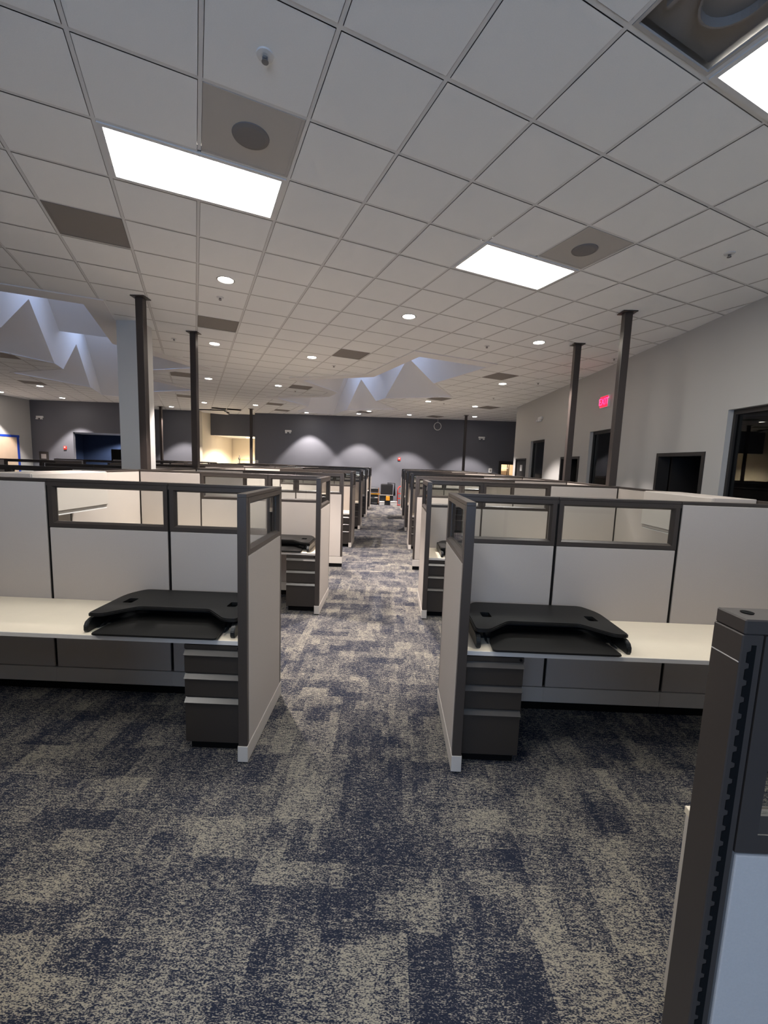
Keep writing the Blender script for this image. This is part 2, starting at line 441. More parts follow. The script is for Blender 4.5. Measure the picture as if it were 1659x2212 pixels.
# star shaped light wells
HA, HT = 0.95, 1.75
for k, (out, inn) in enumerate(STARS):
    m = MB(); S = CELL; n = len(out)
    P = lambda p, z: (p[0] * S, p[1] * S, z)
    for i in range(n):
        a, b, c, d = out[i], out[(i + 1) % n], inn[(i + 1) % n], inn[i]
        m.poly([P(a, -0.012), P(b, -0.012), P(c, -0.004), P(d, -0.004)])
        m.poly([P(a, 0.06), P(b, 0.06), P(b, -0.012), P(a, -0.012)])
    cr, cl = inn[1][0], inn[0][0]
    # right wall
    def side(cw, n1, t1, n2, n3, t2, n4, r0, r1):
        a1 = (cw, t1[1] + 0.0); a2 = (cw, t2[1])
        A1, A2 = P(a1, HA), P(a2, HA)
        m.poly([P((cw, r0), 0), P(n1, 0), A1, P(n2, 0), P(n3, 0), A2, P(n4, 0), P((cw, r1), 0), P((cw, r1), HT), P((cw, r0), HT)])
        for na, t, nb, ap in ((n1, t1, n2, A1), (n3, t2, n4, A2)):
            m.poly([P(na, 0), P(t, 0), ap]); m.poly([P(t, 0), P(nb, 0), ap])
    side(cr, inn[2], inn[3], inn[4], inn[5], inn[6], inn[7], 8.55, 26.1)
    side(cl, inn[15], inn[14], inn[13], inn[12], inn[11], inn[10], 8.55, 26.1)
    c_a, c_b = min(cl, cr), max(cl, cr)
    m.poly([P((c_a, 8.55), 0), P((c_b, 8.55), 0), P((c_b, 8.55), HT), P((c_a, 8.55), HT)])
    # sloped soffits between and behind the two roof lights
    q = lambda r, z: (P((c_a, r), z), P((c_b, r), z))
    def strip(r0, z0, r1, z1):
        a, b = q(r0, z0); c, d = q(r1, z1); m.poly([a, b, d, c])
    strip(17.9, 0.87, 15.5, HT); strip(17.9, 0.87, 18.9, HT)
    strip(26.1, 0.0, 21.6, HT); strip(8.55, HT, 12.6, HT)
    # roof parts around the two panes
    for r0, r1 in ((15.5, 18.9), (21.6, 26.1)): strip(r0, HT, r1, HT)
    o = m.build('ceiling_light_well.%03d' % k if k else 'ceiling_light_well', M['drywall'], loc=(GX, GY, CEIL), rotz=GA, kind='structure')
    g = MB()
    for r0, r1 in ((12.6, 15.5), (18.9, 21.6)):
        g.box(c_a * S, c_b * S, r0 * S, r1 * S, HT + 0.02, HT + 0.03)
    g.build('skylight_pane', M['glass'], o)
    fr = MB()
    for r0, r1, nn in ((12.6, 15.5, 2), (18.9, 21.6, 2)):
        for i in range(nn + 1):
            rr = r0 + (r1 - r0) * i / nn
            fr.box(c_a * S, c_b * S, rr * S - 0.02, rr * S + 0.02, HT, HT + 0.05)
    fr.build('skylight_frame', M['white'], o)

# ------------------------------------------------------------------ ceiling fittings
def place(c, r, z=CEIL): return (*gw(c, r), z)
CW = {-2: 'left', 0: 'centre'}
def make_vent(kind, label, c, r):
    t = thing('ceiling_vent', label, 'ceiling vent', place(c + .5, r + .5), GA, 'air vents in the ceiling grid')
    h = CELL / 2 - 0.014
    f = MB()
    for a, b, d, e in ((-h, h, -h, -h + 0.018), (-h, h, h - 0.018, h), (-h, -h + 0.018, -h + 0.018, h - 0.018), (h - 0.018, h, -h + 0.018, h - 0.018)):
        f.box(a, b, d, e, 0.0, 0.012)
    f.build('frame', M['ventg' if kind != 'p' else 'ventd'], t)
    if kind == 'd':
        MB().box(-h + .018, h - .018, -h + .018, h - .018, 0.002, 0.01).build('perforated_face', M['ventg'], t)
        MB().lathe([(0.118, 0.0019), (0.115, -0.004), (0.09, -0.010), (0.0004, -0.012)], n=32).build('round_core', M['ventc'], t)
    elif kind == 'o':
        MB().box(-h + .018, h - .018, -h + .018, h - .018, 0.045, 0.052).build('backing', M['ventd'], t)
        MB().lathe([(0.15, 0.044), (0.15, 0.0), (0.14, 0.0), (0.14, 0.04)], n=28).box(0.05, 0.20, -0.15, -0.13, 0.01, 0.04).box(-0.22, -0.20, 0.05, 0.18, 0.01, 0.04).build('inner_deflector', M['ventd'], t)
    else:
        MB().box(-h + .018, h - .018, -h + .018, h - .018, 0.003, 0.01).build('perforated_face', M['ventd'], t)
    return t
VL = ['square grey ceiling vent with round dark core beside the big lit troffer on the left',
      'square grey ceiling vent with round dark core beside the lit troffer on the right',
      'open grey ceiling vent at the top right corner beside a troffer',
      'dark perforated ceiling vent at far left, nearer than the column',
      'dark perforated ceiling vent between the left poles and the aisle',
      'dark perforated ceiling vent just left of the middle star light well',
      'dark perforated ceiling vent between the tips of the middle star light well',
      'dark ceiling vent behind the middle star, upper of two in a line',
      'dark ceiling vent behind the middle star, nearer the back wall of two in a line',
      'dark perforated ceiling vent right of the middle star tip',
      'dark ceiling vent behind the right tip of the middle star',
      'dark ceiling vent above the right far pole, beside the right wall corner',
      'dark ceiling vent close to the back wall above the hanging white ring',
      'dark ceiling vent just beyond the far tip of the middle star',
      'dark ceiling vent seen behind the second left pole, nearer one',
      'dark ceiling vent seen behind the second left pole, farther one',
      'dark ceiling vent at the left picture edge beside the left star light well',
      'dark ceiling vent beside a lit downlight at far left']
for (c, r, kd), lb in zip(VENTS, VL): make_vent(kd, lb, c, r)

def make_troffer(c, r, label):
    t = thing('light_troffer', label, 'ceiling light', place(c + 1, r + .5), GA, 'rectangular ceiling troffers')
    hx, hy = CELL - 0.013, CELL / 2 - 0.013
    f = MB(); w = 0.03
    for a, b, d, e in ((-hx, hx, -hy, -hy + w), (-hx, hx, hy - w, hy), (-hx, -hx + w, -hy + w, hy - w), (hx - w, hx, -hy + w, hy - w)):
        f.box(a, b, d, e, -0.006, 0.05)
    f.build('frame', M['white'], t)
    MB().box(-hx + w, hx - w, -hy + w, hy - w, 0.002, 0.012).build('diffuser', M['troffer'], t)
TL = ['big lit rectangular troffer at upper left', 'lit rectangular troffer right of centre beside a round-core vent', 'lit troffer cut by the top right corner',
      'lit troffer added for its light, unseen behind the viewpoint on the left', 'lit troffer added for its light, unseen above and behind the viewpoint']
for (c, r), lb in zip(LIGHTS, TL): make_troffer(c, r, lb)

def make_downlight(label):
    t = thing('recessed_downlight', label, 'downlight', (0, 0, 0), 0, 'round recessed downlights')
    MB().lathe([(0.098, 0.012), (0.105, -0.002), (0.100, -0.006), (0.088, -0.004), (0.086, 0.012)], n=28).build('trim_ring', M['metal'], t)
    MB().lathe([(0.085, 0.004), (0.083, -0.003), (0.0004, -0.003)], n=28).build('lens', M['lens'], t)
    return t
DL = [(0.5, 5.5, 'lit round downlight left of the aisle, largest and nearest of its column'),
      (4.5, 5.5, 'lit round downlight above the aisle, nearest in the middle'),
      (8.5, 5.5, 'lit round downlight near the two right poles'),
      (0.5, 10.55, 'lit round downlight just right of the second left pole'),
      (3.5, 10.55, 'lit round downlight left of the middle star, before its left tip'),
      (11.5, 10.55, 'lit round downlight right of the middle star tip beside a vent'),
      (0.5, 16.8, 'lit round downlight below another right of the second left pole'),
      (3.5, 16.7, 'lit round downlight between the two left tips of the middle star'),
      (0.5, 25.8, 'lit round downlight above the bright alcove'),
      (-1.55, 29.9, 'lit round downlight between the two left poles near the back'),
      (3.5, 24.8, 'lit round downlight above the far left pole by the alcove'),
      (11.5, 16.6, 'lit round downlight behind the middle star beside a vent'),
      (14.6, 16.6, 'lit round downlight over the right far corner'),
      (13.6, 22.8, 'lit round downlight near the back wall, right of the aisle'),
      (17.6, 20.7, 'lit round downlight beside the far right pole top'),
      (10.55, 22.8, 'lit round downlight near the back wall beside a vent, nearer one'),
      (10.55, 24.7, 'lit round downlight near the back wall beside a vent, farther one'),
      (-7.5, 24.6, 'lit round downlight at far left beside a vent'),
      (-7.75, 29.75, 'lit round downlight over the dark doorway at far left'),
      (-10.6, 29.1, 'lit round downlight at the left picture edge by the left wall'),
      (7.3, 26.7, 'added round downlight close to the back wall, lighting a bright patch left of the aisle'),  # fixture added to throw the leftmost bright patch on the back wall
      (-10.5, 15.6, 'lit round downlight left of the left star light well, outside the view')]
DEF = None
def spot(name, loc, power, size, blend=0.35, col=(1.0, 0.90, 0.85)):
    l = bpy.data.lights.new(name, 'SPOT'); l.energy = power; l.spot_size = math.radians(size); l.spot_blend = blend
    l.color = col; l.shadow_soft_size = 0.06
    o = bpy.data.objects.new(name, l); COL.objects.link(o); o.location = loc
    return o
POW = 330.0
for c, r, lb in DL:
    x, y, z = place(c, r)
    if DEF is None:
        DEF = make_downlight(lb); t = DEF; t.location = (x, y, z); t.rotation_euler = (0, 0, GA)
    else:
        t = dup(DEF, (x, y, z), GA, lb)
    pw = POW
    spot('downlight_beam', (x, y, z - 0.03), pw, 84, 0.3)

def make_sprinkler(label):
    t = thing('sprinkler_head', label, 'sprinkler', (0, 0, 0), 0, 'sprinkler heads in the ceiling tiles')
    MB().lathe([(0.046, 0.0), (0.043, -0.006), (0.024, -0.009), (0.0004, -0.009)], n=20).build('escutcheon', M['white'], t)
    MB().cyl(0.009, (0, 0, -0.005), (0, 0, -0.02), 10).cyl(0.003, (0.012, 0, -0.009), (0.012, 0, -0.032), 6).cyl(0.003, (-0.012, 0, -0.009), (-0.012, 0, -0.032), 6).build('frame_arms', M['ventc'], t)
    MB().lathe([(0.018, -0.032), (0.018, -0.035), (0.0004, -0.035)], n=12).build('deflector', M['ventc'], t)
    return t
SP = [(0.5, 0.5, 'sprinkler head near the top of the ceiling, largest one'), (0.45, 6.5, 'sprinkler head below the nearest left downlight'),
      (7.5, 0.53, 'sprinkler head at right near the wall, before the poles'), (7.53, 6.5, 'sprinkler head right of the aisle, before the middle star'),
      (4.5, 11.3, 'sprinkler head left of the middle star beside a vent'), (-0.6, 10.6, 'sprinkler head between the two left poles'),
      (11.6, 5.57, 'sprinkler head by the right wall between the poles'), (12.5, 9.6, 'sprinkler head by the right wall beyond the vent'),
      (13.5, 13.6, 'sprinkler head at the far right, before the wall corner'), (12.5, 16.6, 'sprinkler head behind the right tip of the middle star'),
      (4.5, 17.65, 'sprinkler head between the left tips of the middle star')]
S0 = None
for c, r, lb in SP:
    if S0 is None: S0 = make_sprinkler(lb); S0.location = place(c, r)
    else: dup(S0, place(c, r), 0.0, lb)

# ------------------------------------------------------------------ partitions
_panel_cache = {}
def ring(m, x0, x1, z0, z1, w, y0, y1):
    m.box(x0, x1, y0, y1, z0, z0 + w); m.box(x0, x1, y0, y1, z1 - w, z1)
    m.box(x0, x0 + w, y0, y1, z0 + w, z1 - w); m.box(x1 - w, x1, y0, y1, z0 + w, z1 - w)
def panel_parts(L, window, wrap, ends, root, slots=False):
    """local: x 0..L along the panel, y thickness, z up. wrap = low wrapped base, else raised base cover; ends = (brown end trim at x0, at x1)"""
    key = (round(L, 3), window, wrap, ends, slots)
    if key in _panel_cache:
        for nm, me in _panel_cache[key]:
            o = bpy.data.objects.new(nm, me); COL.objects.link(o); o.parent = root
        return
    objs = []
    t = TP / 2
    zb = 0.113 if wrap else 0.186
    zw = 1.290 if window else HP - 0.022
    e0 = 0.030 if ends[0] else 0.007
    e1 = 0.030 if ends[1] else 0.007
    f = MB()
    f.box(0.0, e0, -t if ends[0] else -t + .006, t if ends[0] else t - .006, zb, HP - 0.0221, 0.0015 if ends[0] else 0)
    f.box(L - e1, L, -t if ends[1] else -t + .006, t if ends[1] else t - .006, zb, HP - 0.0221, 0.0015 if ends[1] else 0)
    f.box(e0, L - e1, -t + 0.010, t - 0.010, zb - 0.05, zw)
    f.box(0.0015, L - 0.0015, -t, t, HP - 0.022, HP, 0.002)
    objs.append(f.build('frame', M['trim'], root))
    gap = 0.004
    for sgn in (-1, 1):
        y0, y1 = sorted((sgn * (t - 0.0105), sgn * (t + 0.001)))
        objs.append(MB().box(e0 + gap, L - e1 - gap, y0, y1, zb + gap, zw - gap, 0.003, 2).build('fabric_tile', M['fabric'], root))
    if window:
        g = MB()
        ring(g, e0 + .001, L - e1 - .001, 1.2905, HP - 0.0225, 0.030, -t - .001, t + .001)
        for sg in (-1, 1):
            o_ = [(e0 + .031, 1.3205), (L - e1 - .031, 1.3205), (L - e1 - .031, HP - .0525), (e0 + .031, HP - .0525)]
            i_ = [(e0 + .044, 1.3335), (L - e1 - .044, 1.3335), (L - e1 - .044, HP - .0655), (e0 + .044, HP - .0655)]
            for q in range(4):
                a, b, c, d = o_[q], o_[(q + 1) % 4], i_[(q + 1) % 4], i_[q]
                g.poly([(a[0], sg * (t - .001), a[1]), (b[0], sg * (t - .001), b[1]), (c[0], sg * .007, c[1]), (d[0], sg * .007, d[1])])
                g.poly([(d[0], sg * .007, d[1]), (c[0], sg * .007, c[1]), (c[0], 0, c[1]), (d[0], 0, d[1])])
        objs.append(g.build('window_frame', M['trim'], root))
        objs.append(MB().box(e0 + .044, L - e1 - .044, -0.003, 0.003, 1.334, HP - 0.066).build('glass_pane', M['glass'], root))
    b = MB()
    if wrap:
        b.box(-0.004 if ends[0] else 0, L + (0.004 if ends[1] else 0), -t - 0.004, t + 0.004, 0.012, 0.113, 0.002)
        objs.append(b.build('base_cover', M['base'], root))
        ft = MB()
        for x in (0.05, L - 0.05): ft.cyl(0.016, (x, 0, 0.0), (x, 0, 0.014), 10)
        objs.append(ft.build('glide', M['slot'], root))
    else:
        b.box(0, L, -t - 0.002, t + 0.002, 0.066, 0.184, 0.002)
        objs.append(b.build('base_cover', M['base'], root))
        ft = MB()
        ft.box(0.004, L - 0.004, -t + 0.012, t - 0.012, 0.0, 0.066)  # black strip standing in for the shade under the base cover
        objs.append(ft.build('gap_shade', M['slot'], root))
    if slots:
        ch = MB()
        for sgn in (-1, 1) if slots != 'near' else (-1,):
            for xx in ((0.0140,) if slots == 'near' else (0.0035, L - 0.0035)):
                z = 0.20
                yy = sgn * (t + 0.0002 if slots == 'near' else t - .0062)
                hw = 0.0058 if slots == 'near' else 0.0028
                prof = []
                zt = HP - 0.062
                if slots == 'near':
                    # one toothed outline: narrow behind the teeth, wide at each slot
                    lft = []
                    zz = 0.14
                    while zz < zt:
                        lft += [(xx - hw, zz), (xx - hw, zz + 0.015), (xx - hw * 0.1, zz + 0.017), (xx - hw * 0.1, zz + 0.0235)]; zz += 0.0254
                    pts = [(xx + hw, 0.14)] + lft[:] + [(xx + hw, zz)]
                    pts = [(xx + hw, 0.14)] + lft + [(xx - hw * .1, zz), (xx + hw, zz)]
                    fv = [ch.bm.verts.new((px, yy - .0006, pz)) for px, pz in pts]
                    bk = [ch.bm.verts.new((px, yy + .0006, pz)) for px, pz in pts]
                    ch.bm.faces.new(fv); ch.bm.faces.new(bk[::-1])
                    for q in range(len(pts)): ch.bm.faces.new((fv[q], bk[q], bk[(q + 1) % len(pts)], fv[(q + 1) % len(pts)]))
                else:
                    ch.box(xx - hw, xx + hw, min(yy, yy + sgn * .001), max(yy, yy + sgn * .001), z, HP - 0.05)
        objs.append(ch.build('slotted_strip', M['slot'], root))
    _panel_cache[key] = [(o.name.split('.')[0], o.data) for o in objs]

def panel(label, x, y, rot, L, window, wrap=False, ends=(False, False), slots=False, group='beige cubicle panels'):
    t = thing('cubicle_panel', label, 'cubicle panel', (x, y, 0), rot, group)
    panel_parts(L, window, wrap, ends, t, slots)
    return t

ROWS = [('nearest', 2.331, True), ('second', 4.84, True), ('third', None, False), ('fourth', 8.87, True), ('fifth', 11.37, True), ('sixth', 13.96, True), ('last', 16.44, True)]
RC = [3.067, 5.576, 7.205, 9.606, 12.106, 14.696, 17.176]       # centre line of each cross row
SIDE = {'left': dict(x0=-0.812, s=-1, segs=(1.640, 2.550, 3.372), spine=-3.40),
        'right': dict(x0=0.430, s=1, segs=(1.228, 2.114, 3.003), spine=3.03)}
SEG = ['first from the aisle', 'second from the aisle', 'by the spine']
for sd, D in SIDE.items():
    s = D['s']; x0 = D['x0']
    for i, (nm, ey, he) in enumerate(ROWS):
        yc = RC[i]
        if he:
            panel('window-topped end panel facing the aisle, %s row on the %s' % (nm, sd), x0 + s * TP / 2, ey, PI / 2, yc + TP / 2 - ey, True, True, (True, True))
            xs = abs(x0) + TP + 0.0045
        else:
            xs = abs(x0)
        cuts = [xs] + list(D['segs'])
        for k in range(3):
            a, b = cuts[k], cuts[k + 1]
            win = k < 2
            lab = '%s, %s, %s cross row on the %s' % ('beige panel with a glass top' if win else 'plain beige fabric panel', SEG[k], nm, sd)
            lo, hi = (-b, -a) if s < 0 else (a, b)
            en = (False, False)
            if not he and k == 0: en = (False, True) if s < 0 else (True, False)
            panel(lab, lo, yc, 0.0, hi - lo, win, False, en, slots=(i == 0))
    # spine, two panels in every interval
    for i in range(6):
        ya, yb = RC[i] - TP / 2 if i == 0 else RC[i] + TP / 2, RC[i + 1] - TP / 2
        if i == 0: ya = RC[0] + TP / 2
        n = 2 if yb - ya > 1.7 else 1
        for k in range(n):
            la = ya + (yb - ya) * k / n; lb = ya + (yb - ya) * (k + 1) / n
            panel('plain beige spine panel at the %s, %s between the %s and %s rows' % (sd, ('nearer half' if k == 0 else 'farther half') if n == 2 else 'whole length', ROWS[i][0], ROWS[i + 1][0]),
                  D['spine'], la, PI / 2, lb - la, False, False)
        panel_y = RC[i]
# rows of the blocks farther left
for i, (nm, ey, he) in enumerate(ROWS):
    yc = RC[i]
    for bn, xa, xb, what in (('block behind the left spine', -3.43, -6.02, 0), ('farthest left block', -7.26, -9.85, 1)):
        w = (xa - xb) / 3
        for k in range(3):
            win = (k > 0) if what == 0 else (k < 2)
            lab = '%s, %s panel of the %s row in the %s' % ('glass-topped beige panel' if win else 'plain beige panel', ('right', 'middle', 'left')[k], nm, bn)
            panel(lab, xa - w * (k + 1), yc, 0.0, w, win, False, (k == 2 and what == 0, k == 0 and what == 1), group='cubicle panels of the blocks farther left')
        if he and i > 0:
            xx = xb - TP / 2 - 0.0045 if what == 0 else xa + TP / 2 + 0.0045
            panel('glass-topped aisle end panel, %s row of the %s' % (nm, bn), xx, yc - 0.738, PI / 2, 0.765, True, True, (True, True), group='cubicle panels of the blocks farther left')

# panel at the right picture edge, close to the viewpoint
panel('brown-edged panel end right beside the viewpoint, bluish fabric, at the right picture edge', 0.503, 0.597, 0.0, 1.05, True, False, (True, True), slots='near')
panel('beige glass-topped panel continuing the near brown-edged one to the right, outside the view', 1.558, 0.597, 0.0, 1.44, True)
for k, (a, b) in enumerate(((-1.66, -0.89), (-2.56, -1.665), (-3.37, -2.565))):
    panel('beige panel beside the viewpoint on the left, %s from the aisle, outside the view' % ('first', 'second', 'third')[k], a, 0.597, 0.0, b - a, k < 2, False, (False, k == 0))
NP = [o for o in bpy.data.objects if o.name.startswith('cubicle_panel') and 0.4 < o.location.x < 0.6 and o.location.y < 0.7][0]
MB().lathe([(0.0075, HP - 0.0005), (0.0085, HP + 0.0012), (0.006, HP + 0.0012), (0.0004, HP + 0.0006)], 0.028, 0.004, 16).build('cap_hole', M['slot'], NP)
MB().box(-0.0006, 0.002, -TP / 2 + .002, TP / 2 - .002, 1.5865, 1.588).build('cap_seam', M['base'], NP)

# ------------------------------------------------------------------ worktops, pedestals, risers
def worktop(label, x0, x1, y0, y1):
    t = thing('worktop', label, 'worktop', (x0, y0, 0), 0, 'cream cubicle worktops')
    w, d = x1 - x0, y1 - y0
    MB().box(0, w, 0.0025, d, 0.709, 0.737, 0.0015).build('surface', M['top'], t)
    MB().box(0, w, -0.0015, 0.0025, 0.7095, 0.7365, 0.001).build('edge_band', M['edge'], t)
    br = MB()
    for x in (w * 0.33, w * 0.66): br.box(x - .006, x + .006, 0.22, d - 0.001, 0.66, 0.709)
    br.build('bracket', M['ped'], t)
    return t

def make_pedestal(label):
    t = thing('file_pedestal', label, 'drawer pedestal', (0, 0, 0), 0, 'three-drawer pedestals under worktops')
    W, D = 0.362, 0.57
    MB().box(0, W, 0.014, D, 0.062, 0.706, 0.002).build('body', M['ped'], t)
    MB().box(0.02, W - 0.02, 0.04, D - 0.02, 0.0, 0.062).build('plinth', M['slot'], t)
    MB().box(0.002, W - 0.002, 0.004, 0.0139, 0.679, 0.704).build('top_rail', M['ped'], t)
    lk = MB().cyl(0.0085, (W - 0.022, 0.0045, 0.692), (W - 0.022, -0.002, 0.692), 14).build('lock', M['slot'], t)
    for z0, z1 in ((0.527, 0.668), (0.371, 0.515), (0.068, 0.359)):
        d = MB().box(0.002, W - 0.002, 0.0, 0.0138, z0, z1 - 0.028, 0.0015).build('drawer', M['ped'], t)
        MB().profile_x([(-0.0125, z1 - 0.0275), (-0.013, z1 - 0.0255), (0.0125, z1), (0.0137, z1), (0.0137, z1 - 0.006), (0.0125, z1 - 0.0275)], 0.002, W - 0.002).build('drawer_pull', M['pull'], d)
        MB().box(0.004, W - 0.004, 0.0142, 0.0148, z1, z1 + 0.010).build('drawer_gap', M['slot'], d)
    return t

def rounded(pts, rads, n=5):
    out = []
    m = len(pts)
    for i in range(m):
        p = Vector(pts[i]); a = Vector(pts[i - 1]); b = Vector(pts[(i + 1) % m]); r = rads[i]
        if r <= 0: out.append(tuple(p)); continue
        u = (a - p).normalized(); v = (b - p).normalized()
        p0 = p + u * r; p1 = p + v * r
        for k in range(n + 1):
            s = k / n
            q = (1 - s) ** 2 * p0 + 2 * s * (1 - s) * p + s * s * p1
            out.append(tuple(q))
    return out

def make_riser(label):
    t = thing('desk_riser', label, 'desk riser', (0, 0, 0), 0, 'black standing desk risers')
    # origin: centre of the front edge on the worktop; x right, y back
    o = rounded([(-0.475, 0.0), (-0.385, 0.0), (-0.232, 0.152), (0.232, 0.152), (0.385, 0.0), (0.475, 0.0), (0.475, 0.40), (0.395, 0.52), (-0.395, 0.52), (-0.475, 0.40)],
                [0.03, 0.035, 0.03, 0.03, 0.035, 0.03, 0.08, 0.04, 0.04, 0.08])
    bm = bmesh.new()
    zt = 0.113
    def loop(pts, z):
        vs = [bm.verts.new((x, y, z)) for x, y in pts]
        return vs, [bm.edges.new((vs[i], vs[(i + 1) % len(vs)])) for i in range(len(vs))]
    holes = [rounded([(sx * 0.356 - 0.032 + 0.018 * sx * 0, 0.215), (sx * 0.356 + 0.032, 0.215), (sx * 0.356 + 0.032, 0.305), (sx * 0.356 - 0.032, 0.305)], [0.012] * 4, 3) for sx in (-1, 1)]
    loops = [o] + holes
    es = []; tops = []
    for l in loops:
        vs, ee = loop(l, zt); es += ee; tops.append(vs)
    bmesh.ops.triangle_fill(bm, edges=es, use_beauty=True)
    bad = [f_ for f_ in bm.faces if any(inside(h, *f_.calc_center_median().xy) for h in holes)]
    bmesh.ops.delete(bm, geom=bad, context='FACES_ONLY')
    top_faces = list(bm.faces)
    r = bmesh.ops.duplicate(bm, geom=bm.verts[:] + bm.edges[:] + bm.faces[:])
    vm = r['vert_map']
    for v in [g for g in r['geom'] if isinstance(g, bmesh.types.BMVert)]: v.co.z -= 0.020
    for vs in tops:
        n = len(vs)
        low = [vm[v] for v in vs]
        for i in range(n):
            bm.faces.new((vs[i], vs[(i + 1) % n], low[(i + 1) % n], low[i]))
    vs = tops[0]; edges = []
    for i in range(len(vs)):
        e = bm.edges.get((vs[i], vs[(i + 1) % len(vs)]))
        if e: edges.append(e)
    bmesh.ops.bevel(bm, geom=edges, offset=0.006, segments=2, affect='EDGES')
    mb = MB(); mb.bm.free(); mb.bm = bm
    mb.build('top_board', M['black'], t)
    # keyboard tray in front and below
    tr = rounded([(-0.385, -0.100), (0.385, -0.100), (0.375, 0.05), (0.31, 0.26), (-0.31, 0.26), (-0.375, 0.05)], [0.02, 0.02, 0.03, 0.02, 0.02, 0.03])
    MB().prism(tr, 0.014, 0.026, 0.003).build('keyboard_tray', M['black'], t)
    # base frame behind the tray and lift arms
    MB().box(-0.444, 0.444, 0.13, 0.50, 0.0, 0.013, 0.003).box(-0.43, 0.43, 0.33, 0.495, 0.0131, 0.0925, 0.003).build('base_frame', M['rubber'], t)
    for sx in (-1, 1):
        prof = [(-0.028, 0.0005), (-0.037, 0.014), (-0.036, 0.044), (-0.020, 0.068), (0.01, 0.080), (0.49, 0.091), (0.49, 0.0005)]
        m = MB(); xa, xb = sorted((sx * 0.445, sx * 0.473))
        m.profile_x(prof, xa, xb)
        m.bm.normal_update()
        bmesh.ops.bevel(m.bm, geom=[e for e in m.bm.edges], offset=0.004, segments=2, affect='EDGES')
        m.build('lift_arm', M['rubber'], t)
        xa, xb = sorted((sx * 0.392, sx * 0.402))
        MB().profile_x([(-0.01, 0.026), (0.02, 0.030), (0.26, 0.093), (0.30, 0.093), (0.05, 0.018)], xa, xb).build('tray_link', M['rubber'], t)
    return t

PED = None; RIS = None
ROWN = [r[0] for r in ROWS]
for i, (nm, ey, he) in enumerate(ROWS):
    if not he: continue
    yc = RC[i]; yf = ey + 0.092; yb = yc - TP / 2 - 0.003
    worktop('cream worktop fixed along the %s cross row on the left' % nm, -3.370, -0.869, yf, yb)
    worktop('cream worktop fixed along the %s cross row on the right' % nm, 0.487, 3.000, yf, yb)
    for sd, px in (('left', -1.233), ('right', 0.489)):
        lab = 'dark three-drawer pedestal under the worktop, beside the aisle end panel, %s row on the %s' % (nm, sd)
        if PED is None: PED = make_pedestal(lab); PED.location = (px, yf - 0.005, 0)
        else: dup(PED, (px, yf - 0.005, 0), 0, lab)
for lab, x, y in (('black desk riser on the nearest left worktop, its right end behind the end panel', -1.405, 2.490),
                  ('black desk riser on the nearest right worktop', 1.035, 2.490),
                  ('black desk riser on the second left worktop, above a pedestal', -1.440, 5.00),
                  ('black desk riser on the second right worktop, mostly hidden behind the near end panel', 1.115, 5.00)):
    if RIS is None: RIS = make_riser(lab); RIS.location = (x, y, 0.737)
    else: dup(RIS, (x, y, 0.737), 0, lab)

# overhead bins hung on the spines of the second bays
for sd, x0, x1 in (('left', -3.370, -3.02), ('right', 2.65, 3.000)):
    t = thing('overhead_bin', 'cream overhead bin hung on the %s spine behind the nearest cross row' % sd, 'storage bin', ((x0 + x1) / 2, 3.45, 1.285))
    h = (x1 - x0) / 2
    MB().box(-h, h, 0, 0.93, 0, 0.375, 0.004).build('bin_body', M['fabric'], t)
    xx = h if sd == 'left' else -h
    MB().box(min(xx, xx + math.copysign(.012, xx)), max(xx, xx + math.copysign(.012, xx)), 0.004, 0.926, 0.03, 0.37, 0.002).build('bin_door', M['base'], t)
    MB().box(-h + .01, h + .0, 0.01, 0.92, -0.012, -0.0005).build('bin_underside', M['white'], t)

# worktop corner with pale end support, hidden behind the near panel except its edge
t = thing('worktop', 'pale worktop end just behind the brown-edged near panel', 'worktop', (1.04, 0.63, 0), 0)
MB().box(0, 0.50, 0.0, 0.68, 0.705, 0.730, 0.0015).build('surface', M['top'], t)
MB().box(0.0, 0.025, 0.01, 0.672, 0.022, 0.7045, 0.001).build('end_support', M['base'], t)
MB().box(0.002, 0.023, 0.02, 0.66, 0.0, 0.022).build('foot', M['slot'], t)

# ------------------------------------------------------------------ power poles
def make_pole(label, z0):
    t = thing('power_pole', label, 'power pole', (0, 0, 0), 0, 'bronze power poles up to the ceiling')
    MB().box(-0.05, 0.05, -0.045, 0.045, z0, CEIL - 0.012, 0.003).build('shaft', M['pole'], t)
    MB().box(-0.095, 0.095, -0.085, 0.085, CEIL - 0.013, CEIL - 0.001, 0.003).build('ceiling_plate', M['pole'], t)
    return t
POLES = [(-3.42, 5.78, 'bronze power pole, nearest on the left, before the white column'), (-3.42, 7.28, 'second bronze power pole on the left, right of the column'),
         (3.03, 5.80, 'bronze power pole, nearest on the right'), (3.03, 7.28, 'second bronze power pole on the right, left of the nearest'),
         (-9.99, 18.1, 'thin far power pole seen between the two left poles'), (-6.0, 17.85, 'thin far power pole beside the bright alcove'), (3.01, 17.6, 'thin far power pole at the right before the back wall')]
PL = {}
for x, y, lb in POLES:
    k = 0.0 if y > 10 else HP
    if k not in PL: PL[k] = make_pole(lb, k); PL[k].location = (x, y, 0)
    else: dup(PL[k], (x, y, 0), 0, lb)

